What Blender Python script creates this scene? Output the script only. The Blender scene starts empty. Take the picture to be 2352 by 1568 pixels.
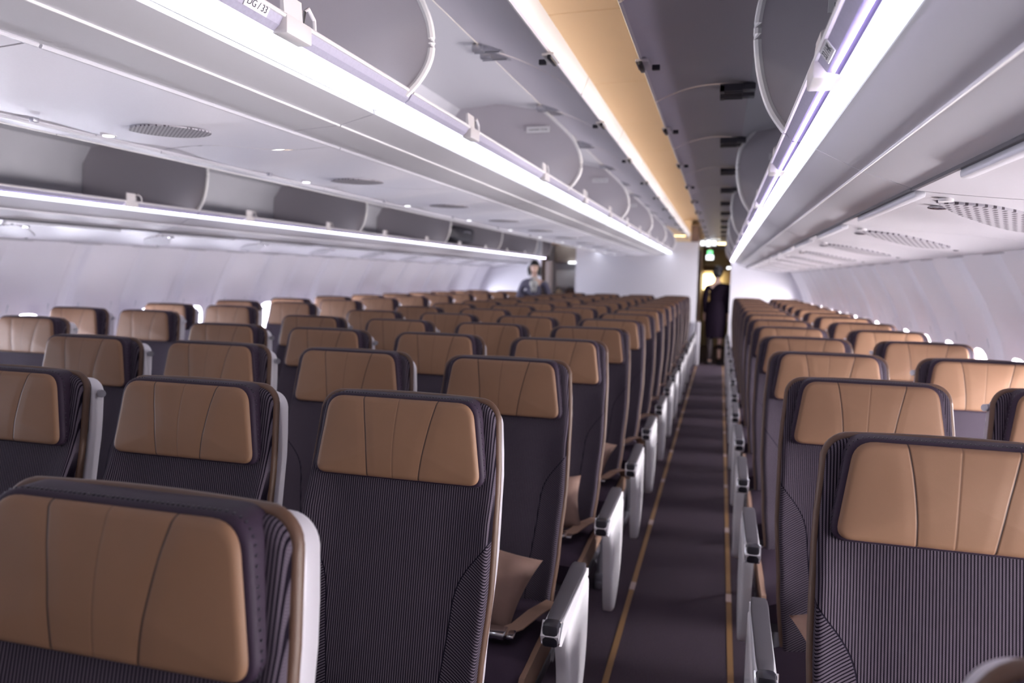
import bpy, bmesh, math, random
from mathutils import Vector, Matrix
random.seed(7)
S = bpy.context.scene
COL = S.collection
H = 1.45                      # eye height; cabin heights below are given above the eye line as e + H
CX = -1.468                   # cabin centre line
# ------------------------------------------------------------------ camera, world, exposure
yaw, pit, rol, FPX = 0.2637, 0.0872, 0.0238, 1757.6
fw = Vector((-math.sin(yaw)*math.cos(pit), math.cos(yaw)*math.cos(pit), -math.sin(pit)))
rt = Vector((math.cos(yaw), math.sin(yaw), 0)); up = rt.cross(fw)
r2 = math.cos(rol)*rt + math.sin(rol)*up; u2 = -math.sin(rol)*rt + math.cos(rol)*up
cam_d = bpy.data.cameras.new('camera'); cam = bpy.data.objects.new('camera', cam_d); COL.objects.link(cam)
M3 = Matrix((r2, u2, -fw)).transposed()
cam.matrix_world = Matrix.Translation((0, 0, H)) @ M3.to_4x4()
cam_d.sensor_width = 36; cam_d.lens = FPX/2352*36; cam_d.clip_start = 0.05; cam_d.clip_end = 60
cam_d.dof.use_dof = True; cam_d.dof.focus_distance = 1.45; cam_d.dof.aperture_fstop = 3.4
S.camera = cam
W = bpy.data.worlds.new('world'); S.world = W; W.use_nodes = True
W.node_tree.nodes['Background'].inputs[0].default_value = (0.75, 0.82, 1.0, 1)
W.node_tree.nodes['Background'].inputs[1].default_value = 0.4
S.view_settings.view_transform = 'Standard'; S.view_settings.look = 'None'
S.view_settings.gamma = 1; S.view_settings.use_curve_mapping = False
S.view_settings.exposure = 0.0
LED = 3.0         # light strips along the bins
WINL = 108.0; WINR = 172.0        # daylight in the window panes
AMB = 1.1         # amber mood lighting above the bins
S.cycles.use_denoising = True
S.cycles.max_bounces = 7; S.cycles.diffuse_bounces = 5; S.cycles.glossy_bounces = 3
S.cycles.sample_clamp_indirect = 6; S.cycles.caustics_reflective = False; S.cycles.caustics_refractive = False

# ------------------------------------------------------------------ materials
def new_mat(n):
    m = bpy.data.materials.new(n); m.use_nodes = True
    return m, m.node_tree, m.node_tree.nodes['Principled BSDF']
class X:                       # tiny expression helper for math nodes
    def __init__(s, nt, k): s.nt = nt; s.k = k
    def _m(s, op, *a):
        n = s.nt.nodes.new('ShaderNodeMath'); n.operation = op
        for i, v in enumerate(a):
            if isinstance(v, X): s.nt.links.new(v.k, n.inputs[i])
            else: n.inputs[i].default_value = v
        return X(s.nt, n.outputs[0])
    def __add__(s, o): return s._m('ADD', s, o)
    def __sub__(s, o): return s._m('SUBTRACT', s, o)
    def __mul__(s, o): return s._m('MULTIPLY', s, o)
    def __truediv__(s, o): return s._m('DIVIDE', s, o)
    def f(s, op, *a): return s._m(op, s, *a)
def sstep(x, a, b):            # 0 below a, 1 above b
    n = x.nt.nodes.new('ShaderNodeMapRange'); n.interpolation_type = 'SMOOTHSTEP'
    n.inputs['From Min'].default_value = a; n.inputs['From Max'].default_value = b
    x.nt.links.new(x.k, n.inputs['Value']); return X(x.nt, n.outputs[0])
def coords(nt):
    t = nt.nodes.new('ShaderNodeTexCoord'); s = nt.nodes.new('ShaderNodeSeparateXYZ')
    nt.links.new(t.outputs['Object'], s.inputs[0])
    return [X(nt, s.outputs[i]) for i in range(3)], t.outputs['Object']
def noise(nt, co, scale, detail=2):
    n = nt.nodes.new('ShaderNodeTexNoise'); n.inputs['Scale'].default_value = scale
    n.inputs['Detail'].default_value = detail; nt.links.new(co, n.inputs['Vector']); return X(nt, n.outputs[0])
def mixc(nt, fac, a, b):
    n = nt.nodes.new('ShaderNodeMix'); n.data_type = 'RGBA'
    nt.links.new(fac.k, n.inputs[0])
    for i, c in ((6, a), (7, b)):
        if isinstance(c, tuple): n.inputs[i].default_value = (*c, 1)
        else: nt.links.new(c, n.inputs[i])
    return n.outputs[2]
def bump(nt, h, bs, strength, dist):
    n = nt.nodes.new('ShaderNodeBump'); n.inputs['Strength'].default_value = strength
    n.inputs['Distance'].default_value = dist
    nt.links.new(h.k, n.inputs['Height']); nt.links.new(n.outputs[0], bs.inputs['Normal'])
def plain(n, c, rough=.5, metal=0, grain=0, gscale=300, spec=.5, bstr=.15):
    m, nt, b = new_mat(n); b.inputs['Base Color'].default_value = (*c, 1)
    b.inputs['Roughness'].default_value = rough; b.inputs['Metallic'].default_value = metal
    b.inputs['Specular IOR Level'].default_value = spec
    if grain:
        _, co = coords(nt); k = noise(nt, co, gscale, 3)
        d = tuple(x*(1-grain) for x in c); e = tuple(min(1, x*(1+grain)) for x in c)
        nt.links.new(mixc(nt, k, d, e), b.inputs['Base Color']); bump(nt, k, b, bstr, .001)
    return m
def glow(n, c, s):
    m = bpy.data.materials.new(n); m.use_nodes = True; nt = m.node_tree; nt.nodes.clear()
    e = nt.nodes.new('ShaderNodeEmission'); e.inputs[0].default_value = (*c, 1); e.inputs[1].default_value = s
    o = nt.nodes.new('ShaderNodeOutputMaterial'); nt.links.new(e.outputs[0], o.inputs[0]); return m

def mat_tan():
    m, nt, b = new_mat('tan_leather'); (x, y, z), co = coords(nt)
    v = (z - 1.09)/.085
    def seam(x0, sl, q):
        return (x - (v*sl + v*v*q + x0)).f('ABSOLUTE')
    d1 = seam(-.069, -.009, -.004); d2 = seam(.068, .017, .003); d3 = seam(-.004, .003, .002)
    d = d1.f('MINIMUM', d2)
    gr = noise(nt, co, 900, 2); big = noise(nt, co, 9, 2)
    g = sstep(d, .0, .0035) + sstep(d, 0, .022)*1.2; g3 = sstep(d3, 0, .0035)
    line = sstep(d, .0006, .0022); line3 = sstep(d3, .0003, .0014)
    base = mixc(nt, big, (.175, .096, .056), (.215, .118, .070))
    k = line*(line3*.45 + .55)
    nt.links.new(mixc(nt, k, (.036, .019, .014), base), b.inputs['Base Color'])
    b.inputs['Roughness'].default_value = .55; b.inputs['Specular IOR Level'].default_value = .25
    wr = noise(nt, co, 26, 2)
    bump(nt, g*1.0 + g3*.5 + gr*.06 + wr*.35, b, .32, .003); return m
def mat_rib():
    m, nt, b = new_mat('ribbed_fabric'); (x, y, z), co = coords(nt)
    ax = x.f('ABSOLUTE')
    # side bolster boundary: half width as a function of height
    t = sstep(z, .72, .93)
    gg = t*t*.085 + sstep(z, .45, .8)*.028 + .118
    bol = sstep(ax - gg, -.0008, .0008)
    seam = sstep((ax - gg).f('ABSOLUTE'), .0008, .0024)
    w1 = (x*(2*math.pi/.0052)).f('SINE')
    sx = x.f('SIGN')
    w2 = ((z*.9 + ax*.5)*(2*math.pi/.0056)).f('SINE')
    w = w1*(bol*-1 + 1) + w2*bol
    fleck = ((z*(2*math.pi/.0034)).f('SINE')*(x*(2*math.pi/.0026)).f('SINE'))
    rib = sstep(w, -.6, .1)
    lite = fleck*.22 + .78
    col = mixc(nt, rib*lite, (.004, .002, .006), (.098, .080, .102))
    big = noise(nt, co, 7, 2)
    col2 = mixc(nt, seam*(big*.3 + .8), (.006, .004, .01), col)
    nt.links.new(col2, b.inputs['Base Color']); b.inputs['Roughness'].default_value = .85
    b.inputs['Specular IOR Level'].default_value = .08
    bump(nt, rib*.35 + seam*1.2 + bol*.5, b, .6, .0016); return m
def mat_carpet():
    m, nt, b = new_mat('carpet'); _, co = coords(nt)
    k = noise(nt, co, 420, 2); k2 = noise(nt, co, 60, 3)
    c = mixc(nt, sstep(k, .35, .65), (.020, .014, .020), (.095, .074, .092))
    c = mixc(nt, sstep(k2, .3, .75)*.35, c, (.06, .042, .066))
    nt.links.new(c, b.inputs['Base Color']); b.inputs['Roughness'].default_value = .95; b.inputs['Specular IOR Level'].default_value = .08
    bump(nt, k, b, .5, .003); return m
def mat_leaf(px=.0125, py=.0125):                # perforated loudspeaker / air outlet grille
    m, nt, b = new_mat('perforated_panel'); (x, y, z), co = coords(nt)
    a = (x*(2*math.pi/px)).f('SINE'); c = (y*(2*math.pi/py)).f('SINE')
    h = sstep(a*c, .12, .38)
    nt.links.new(mixc(nt, h, (.36, .34, .37), (.04, .03, .04)), b.inputs['Base Color'])
    b.inputs['Roughness'].default_value = .5; return m
ENDW = plain('white_end_panel', (.86, .85, .88), .35); TAN = mat_tan(); RIB = mat_rib(); CARPET = mat_carpet(); GRILLE = mat_leaf(); GRILLES = mat_leaf(.020, .060)
PURPLE = plain('dark_purple_leather', (.024, .014, .027), .6, grain=.25, gscale=500, spec=.2)
FABRIC = plain('seat_fabric', (.034, .023, .036), .85, grain=.35, gscale=900, spec=.1)
BROWN = plain('brown_leather_trim', (.085, .042, .024), .5, grain=.3, gscale=1200)
BROWN2 = plain('brown_side_leather', (.24, .145, .10), .5, grain=.2, gscale=600)
WHITE = plain('white_shell_plastic', (.50, .48, .52), .42)
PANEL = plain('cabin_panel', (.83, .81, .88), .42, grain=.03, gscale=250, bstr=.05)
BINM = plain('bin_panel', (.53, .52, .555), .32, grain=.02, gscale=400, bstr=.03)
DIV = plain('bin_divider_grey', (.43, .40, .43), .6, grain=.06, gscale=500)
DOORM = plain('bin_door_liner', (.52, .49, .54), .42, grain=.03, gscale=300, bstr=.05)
RIM = plain('white_rim', (.78, .76, .76), .35)
RAILM = plain('grey_rail', (.36, .34, .43), .45, metal=0, grain=.15, gscale=150)
LATCHM = plain('latch_plastic', (.60, .57, .58), .38)
CHROME = plain('chrome', (.8, .8, .82), .12, metal=1)
STEEL = plain('grey_metal', (.42, .42, .46), .35, metal=.8)
BLACK = plain('black_plastic', (.012, .011, .018), .35)
DARK = plain('dark_grey_plastic', (.05, .046, .058), .45)
PAD = plain('armrest_pad', (.055, .05, .06), .55, grain=.2, gscale=700)
GOLD = plain('ceiling_cream', (.84, .66, .45), .55, grain=.02, gscale=200, bstr=.03)
TRIMM = plain('path_strip', (.24, .13, .05), .5)
TRIML = plain('path_strip_light', (.42, .32, .30), .5)
PILLOW = plain('pillow_cloth', (.17, .10, .078), .8, grain=.2, gscale=22, bstr=1.0)
LEDM = glow('led_light', (.86, .89, 1.0), LED); ACC = glow('accent_light', (.80, .72, 1.0), 42.0)
ACCC = plain('purple_cover', (.075, .062, .13), .5, spec=.2)
PSUS = plain('side_service_panel_dimmed', (.44, .42, .45), .42, grain=.03, gscale=250, bstr=.05)  # centre panel finish, colour darkened to take down the strong window light
WINM = glow('window_daylight', (.86, .87, 1.0), WINL); WINS = glow('window_sunlight', (1.0, .95, .98), WINR)
AMBM = glow('amber_light', (1.0, .93, .84), AMB*14)
LAMP = glow('lamp_white', (.93, .96, 1.0), 3.5)
LAMPW = glow('lamp_warm', (1.0, .80, .42), 7)
GREENL = glow('sign_green', (.25, 1.0, .4), 2.2)
WOOD = plain('galley_brown', (.20, .13, .11), .5, grain=.1, gscale=20)
BULK = plain('bulkhead_panel', (.70, .69, .74), .5, grain=.03, gscale=200, bstr=.04)
SKIN = plain('skin', (.62, .42, .33), .5)
HAIR = plain('black_hair', (.006, .005, .006), .4)
JACKET = plain('grey_jacket', (.10, .095, .135), .8, grain=.2, gscale=300)
DRESS = plain('dark_dress', (.010, .006, .012), .8, grain=.2, gscale=300, spec=.05)
SCARF = plain('pale_scarf', (.55, .55, .52), .7)
LIPS = plain('lip_red', (.40, .10, .09), .4)
EYEM = plain('eye_dark', (.02, .015, .015), .3)
TIGHTS = plain('dark_tights', (.022, .012, .014), .6)
LUG = plain('black_luggage', (.018, .016, .024), .6, grain=.3, gscale=80)
INK = plain('ink', (.03, .03, .045), .6)
LABELM = plain('label_white', (.62, .61, .62), .6)

# ------------------------------------------------------------------ object helpers
def tag(o, label=None, cat=None, group=None, kind=None):
    for k, v in (('label', label), ('category', cat), ('group', group), ('kind', kind)):
        if v: o[k] = v
    return o
def mk(name, V, F, mats, parent=None, idx=None, smooth=True, ang=38):
    me = bpy.data.meshes.new(name); me.from_pydata([tuple(v) for v in V], [], F); me.update()
    if not isinstance(mats, (list, tuple)): mats = [mats]
    for m in mats: me.materials.append(m)
    if idx: me.polygons.foreach_set('material_index', idx)
    bm = bmesh.new(); bm.from_mesh(me); bmesh.ops.recalc_face_normals(bm, faces=bm.faces); bm.to_mesh(me); bm.free()
    if smooth:
        me.polygons.foreach_set('use_smooth', [True]*len(me.polygons)); me.set_sharp_from_angle(angle=math.radians(ang))
    o = bpy.data.objects.new(name, me); COL.objects.link(o)
    if parent: o.parent = parent
    return o
def empty(name, loc, rz=0):
    o = bpy.data.objects.new(name, None); COL.objects.link(o); o.location = loc; o.rotation_euler[2] = rz
    o.empty_display_size = .1; return o
def copy_tree(o, parent=None):
    c = o.copy(); COL.objects.link(c); c.parent = parent
    for ch in list(o.children): copy_tree(ch, c)
    return c
class MB:                      # collects shapes into one mesh
    def __init__(s): s.V = []; s.F = []; s.I = []
    def add(s, V, F, mi=0):
        n = len(s.V); s.V += [Vector(v) for v in V]; s.F += [tuple(i+n for i in f) for f in F]; s.I += [mi]*len(F); return s
    def build(s, name, mats, parent=None, **k): return mk(name, s.V, s.F, mats, parent, s.I, **k)
def box(x0, x1, y0, y1, z0, z1, b=0.0):
    if b <= 0:
        V = [(x, y, z) for x in (x0, x1) for y in (y0, y1) for z in (z0, z1)]
        return V, [(0, 1, 3, 2), (4, 6, 7, 5), (0, 4, 5, 1), (2, 3, 7, 6), (0, 2, 6, 4), (1, 5, 7, 3)]
    bm = bmesh.new(); bmesh.ops.create_cube(bm, size=1)
    for v in bm.verts: v.co = Vector(((x0+x1)/2+v.co.x*(x1-x0), (y0+y1)/2+v.co.y*(y1-y0), (z0+z1)/2+v.co.z*(z1-z0)))
    bmesh.ops.bevel(bm, geom=bm.edges[:], offset=b, segments=2, profile=.5, affect='EDGES')
    V = [v.co.copy() for v in bm.verts]; F = [tuple(v.index for v in f.verts) for f in bm.faces]; bm.free(); return V, F
def tube(pts, r, n=8, cap=True, flat=1.0):
    pts = [Vector(p) for p in pts]; V = []; F = []
    for i, p in enumerate(pts):
        t = (pts[min(i+1, len(pts)-1)] - pts[max(i-1, 0)]).normalized()
        a = t.cross(Vector((0, 0, 1)));
        if a.length < .05: a = t.cross(Vector((0, 1, 0)))
        a.normalize(); b = t.cross(a)
        rr = r[i] if isinstance(r, (list, tuple)) else r
        for k in range(n):
            an = 2*math.pi*k/n; V.append(p + a*math.cos(an)*rr*flat + b*math.sin(an)*rr)
    for i in range(len(pts)-1):
        for k in range(n):
            k2 = (k+1) % n; F.append((i*n+k, i*n+k2, (i+1)*n+k2, (i+1)*n+k))
    if cap: F.append(tuple(range(n))); F.append(tuple(range((len(pts)-1)*n, len(pts)*n)))
    return V, F
def ellips(c, rx, ry, rz, nu=20, nv=12):
    V = [(c[0], c[1], c[2]-rz)]; F = []
    for j in range(1, nv):
        ph = -math.pi/2 + math.pi*j/nv
        for i in range(nu):
            th = 2*math.pi*i/nu; V.append((c[0]+rx*math.cos(ph)*math.cos(th), c[1]+ry*math.cos(ph)*math.sin(th), c[2]+rz*math.sin(ph)))
    V.append((c[0], c[1], c[2]+rz)); top = len(V)-1
    for i in range(nu):
        F.append((0, 1+(i+1) % nu, 1+i)); F.append((top, 1+(nv-2)*nu+i, 1+(nv-2)*nu+(i+1) % nu))
        for j in range(nv-2):
            a = 1+j*nu+i; b = 1+j*nu+(i+1) % nu; F.append((a, b, b+nu, a+nu))
    return V, F
def sheet(prof, y0, y1, t, ys=None, close=True):
    """profile [(x,z)] run along y, given thickness t to its left-hand side"""
    P = [Vector((p[0], p[1])) for p in prof]; n = len(P); Q = []
    for i in range(n):
        d = (P[min(i+1, n-1)] - P[max(i-1, 0)]).normalized(); Q.append(P[i] + Vector((-d.y, d.x))*t)
    ring = P + Q[::-1]; m = len(ring); ys = ys or [y0, y1]; V = []; F = []
    for y in ys: V += [(p.x, y, p.y) for p in ring]
    for j in range(len(ys)-1):
        for i in range(m): F.append((j*m+i, j*m+(i+1) % m, (j+1)*m+(i+1) % m, (j+1)*m+i))
    for b in (0, (len(ys)-1)*m):
        for i in range(n-1): F.append((b+i, b+i+1, b+m-2-i, b+m-1-i))
    return V, F
def prism(poly, x0, x1, axis='x'):
    """extrude closed polygon of (a,b): axis x -> (y,z), axis y -> (x,z)"""
    n = len(poly); f = (lambda a, b, c: (c, a, b)) if axis == 'x' else (lambda a, b, c: (a, c, b))
    V = [f(a, b, x0) for a, b in poly] + [f(a, b, x1) for a, b in poly]
    F = [tuple(range(n)), tuple(range(2*n-1, n-1, -1))] + [(i, (i+1) % n, n+(i+1) % n, n+i) for i in range(n)]
    return V, F
def smooth_curve(pts, n=24):
    out = []; k = len(pts)
    for i in range(k-1):
        p0 = pts[max(i-1, 0)]; p1 = pts[i]; p2 = pts[i+1]; p3 = pts[min(i+2, k-1)]
        m = max(2, n//(k-1))
        for s in range(m):
            t = s/m
            out.append(tuple(.5*((2*b)+(-a+c)*t+(2*a-5*b+4*c-d)*t*t+(-a+3*b-3*c+d)*t**3) for a, b, c, d in zip(p0, p1, p2, p3)))
    out.append(tuple(pts[-1])); return out
def mirV(V): return [(2*CX - v[0], v[1], v[2]) for v in V]
def text_part(name, s, size, mat, parent, loc, rot):
    cu = bpy.data.curves.new(name, 'FONT'); cu.body = s; cu.size = size; cu.extrude = .0003; cu.align_x = 'CENTER'; cu.align_y = 'CENTER'
    t = bpy.data.objects.new(name, cu); COL.objects.link(t)
    dg = bpy.context.evaluated_depsgraph_get(); me = bpy.data.meshes.new_from_object(t.evaluated_get(dg))
    bpy.data.objects.remove(t); me.materials.clear(); me.materials.append(mat)
    o = bpy.data.objects.new(name, me); COL.objects.link(o); o.parent = parent; o.location = loc; o.rotation_euler = rot; return o

# ------------------------------------------------------------------ the setting
YB, YF = -2.4, 13.3           # cabin behind the camera, bulkhead ahead
def e(z): return z + H
fl = mk('floor', *box(CX-2.9, CX+2.9, YB, 19, -.05, 0), CARPET, smooth=False); tag(fl, kind='structure')
# ceiling: cream aisle panels with fine joints, over the whole width
cb = MB(); yy = YB
while yy < 13.9:
    y1 = yy + 1.066
    for (a, b) in ((CX-.02-1.35, CX-.02), (CX+.02, CX+1.37)):
        pr = [(a, e(.93)), (a+.3, e(.985)), ((a+b)/2, e(1.0)), (b-.3, e(.985)), (b, e(.93))]
    pr = smooth_curve([(CX+.42, e(.93)), (CX+.7, e(.975)), (CX+1.1, e(.99)), (CX+1.5, e(.965)), (CX+1.78, e(.90))], 20)
    V, F = sheet(pr, yy, y1-.012, .01); cb.add(V, F); cb.add(mirV(V), F)
    yy = y1
cb.add(*box(CX-2.9, CX+2.9, YB, 14, e(1.02), e(1.05)))
tag(cb.build('ceiling', GOLD), kind='structure')
# side walls with joints between the panels and holes for the windows
PROF = smooth_curve([(1.092, .138), (1.16, .02), (1.225, -.1), (1.29, -.25), (1.325, -.42), (1.33, -.62), (1.30, -.9), (1.22, -1.2), (1.08, -1.45)], 40)
def wx(z):
    for (a, b), (c, d) in zip(PROF, PROF[1:]):
        if d <= z <= b: return a + (c-a)*(b-z)/(b-d)
    return PROF[0][0] if z > 0 else PROF[-1][0]
def groove(y):
    g = 0; u = (y - 4.14) % 1.07; u = min(u, 1.07-u)
    if u < .06: g += .028*min(1, (.06-u)/.018)
    v = (y - 4.14 - .535) % 1.07; v = min(v, 1.07-v)
    g += .016*math.exp(-(v/.035)**2)
    u2 = (y-4.14) % .535; g -= .016*math.sin(math.pi*u2/.535)
    return g
def wpt(y, z): return (wx(z) + groove(y), y, e(z))
WC, WH, WHW = -.485, .165, .115
def wall_mesh():
    b = MB(); k0 = math.floor((YB-4.14)/.535); cells = []
    zt = [.138, .10, .05, 0, -.05, -.1, -.15, -.2, -.26]; zb = [-.69, -.74, -.8, -1.0, -1.2, -1.45]
    k = k0
    while 4.14 + k*.535 < 13.9:
        y0 = 4.14 + k*.535; c = y0 + .2675; k += 1
        ysl = [y0, y0+.015, y0+.04, y0+.047, y0+.058, y0+.08, c-.15]; ysr = [c+.15, y0+.455, y0+.477, y0+.488, y0+.495, y0+.52, y0+.535]
        ysm = [c-.15, c-.1, c-.05, c, c+.05, c+.1, c+.15]
        def grid(ys, zs):
            V = [wpt(y, z) for y in ys for z in zs]; n = len(zs)
            b.add(V, [(i*n+j, i*n+j+1, (i+1)*n+j+1, (i+1)*n+j) for i in range(len(ys)-1) for j in range(n-1)])
        zall = zt + [-.3, -.36, -.42, -.47, -.52, -.58, -.63] + zb
        grid(ysl, zall); grid(ysr, zall); grid(ysm, zt); grid(ysm, zb)
        N = 32; V = []; z0, z1 = -.69, -.26; zc = (z0+z1)/2
        for i in range(N):
            a = 2*math.pi*i/N; ca, sa = math.cos(a), math.sin(a)
            q = max(abs(ca)/.15, abs(sa)/((z1-z0)/2)); V.append(wpt(c+ca/q, zc+sa/q))
        for i in range(N):
            a = 2*math.pi*i/N; ca, sa = math.cos(a), math.sin(a)
            q = (abs(ca/WHW)**3.2 + abs(sa/WH)**3.2)**(-1/3.2); V.append(wpt(c+ca*q, WC+sa*q))
        b.add(V, [(i, (i+1) % N, N+(i+1) % N, N+i) for i in range(N)]); cells.append(c)
    return b, cells
wb, cells = wall_mesh()
tag(wb.build('wall_right', plain('wall_panel_lit', (.92, .90, .94), .42, grain=.02, gscale=250, bstr=.05), ang=60), kind='structure')  # right wall colour lifted above the left's to stand in for stronger light
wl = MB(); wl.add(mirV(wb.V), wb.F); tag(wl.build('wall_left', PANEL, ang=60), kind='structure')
def window_parts(mir):
    N = 32; fr = MB(); pn = MB(); rings = []
    for (s, dx) in ((1.0, 0), (.97, .03), (.90, .085), (.88, .115)):
        R = []
        for i in range(N):
            a = 2*math.pi*i/N; ca, sa = math.cos(a), math.sin(a)
            q = (abs(ca/WHW)**3.2 + abs(sa/WH)**3.2)**(-1/3.2)*s
            z = WC+sa*q; R.append((wx(z) + groove(4.14+.2675+ca*q) + dx, ca*q, e(z)))
        rings.append(R)
    if mir: rings = [mirV(R) for R in rings]
    V = [v for R in rings for v in R]
    fr.add(V, [(j*N+i, j*N+(i+1) % N, (j+1)*N+(i+1) % N, (j+1)*N+i) for j in range(3) for i in range(N)])
    dx = -.004 if not mir else .004
    pn.add([(v[0]+dx, v[1], v[2]) for v in rings[3]], [tuple(range(N))])
    return fr, pn
wn = 0
for mir in (0, 1):
    f, p = window_parts(mir); proto = None
    for c in cells:
        wn += 1
        if proto is None:
            proto = f.build('window_%d' % wn, WHITE); q = p.build('window_pane', WINM if mir else WINS, proto, smooth=False); o = proto
        else:
            o = copy_tree(proto); o.name = 'window_%d' % wn
        o.location = (0, c, 0); tag(o, kind='structure')
# unseen rear end wall behind the photographer, made dark to cut bounced light
tag(mk('wall_rear', *box(CX-2.9, CX+2.9, YB-.05, YB, 0, e(1.05)), plain('rear_bounce_stop', (.05, .035, .05), .9), smooth=False), kind='structure')
# outer lining above and behind the bins so that no outside shows
lb = MB(); pr = [(1.05, e(.16)), (1.10, e(.5)), (1.0, e(.8)), (.6, e(1.03)), (CX, e(1.05))]
V, F = sheet(pr, YB, 14, .02); lb.add(V, F); lb.add(mirV(V), F); tag(lb.build('wall_upper', BULK), kind='structure')
# bulkheads at the end of the cabin
bh = MB(); bh.add(*box(CX-1.0, -.385, YF, YF+.05, 0, e(.62), .01))
tag(bh.build('wall_bulkhead_centre', BULK), kind='structure')
for nm, mr in (('wall_bulkhead_right', 0), ('wall_bulkhead_left', 1)):
    pts = [(.155, 0), (1.08, 0), (1.3, .45), (1.33, .85), (1.29, 1.2), (1.1, e(.14)), (1.1, e(.75)), (.155, e(.75))]
    V, F = prism(pts, YF, YF+.05, 'y')
    if mr: V = mirV(V)
    tag(mk(nm, V, F, BULK, smooth=False), kind='structure')
# header above the aisles beyond the last bins, and the service area behind
hb = MB(); hb.add(*box(CX+.3, 1.3, YF+.62, YF+.68, e(.70), e(1.05))); hb.add(*box(CX-2.8, CX-.3, YF+.62, YF+.68, e(.56), e(1.05)))
hb.add(*box(CX-.95, CX+.95, YF+.02, YF+.6, e(.62), e(1.0)))
tag(hb.build('wall_header', GOLD, smooth=False), kind='structure')
for i, (a, b_, c, d) in enumerate(((-.62, -.39, YF+.05, 18), (.22, .4, YF+.05, 18), (-2.42, -2.36, YF+.05, 18), (-3.45, -3.25, YF+.05, 18), (CX-2.9, CX+2.9, 18.4, 18.5))):
    tag(mk('wall_corridor_%s' % ('centre', 'right', 'screen', 'left', 'end')[i], *box(a, b_, c, d, 0, e(.9)), (WOOD, WOOD, BULK, WOOD, GOLD)[i], smooth=False), kind='structure')
tag(mk('ceiling_rear', *box(CX-2.9, CX+2.9, YF+.7, 18.5, e(.72), e(.78)), PANEL, smooth=False), kind='structure')
# floor path strips at both edges of both aisles
tn = 0
for sx in (-.335, .100, 2*CX+.335, 2*CX-.100):
    tn += 1; b = MB(); y = YB
    b.add(*box(sx-.011, sx+.011, YB, 13.3, 0, .004))
    while y < 13:
        b.add(*box(sx-.012, sx+.012, y, y+.09, 0, .006), 1); y += .98
    tag(b.build('trim_%d' % tn, [TRIMM, TRIML], smooth=False), kind='structure')

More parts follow.
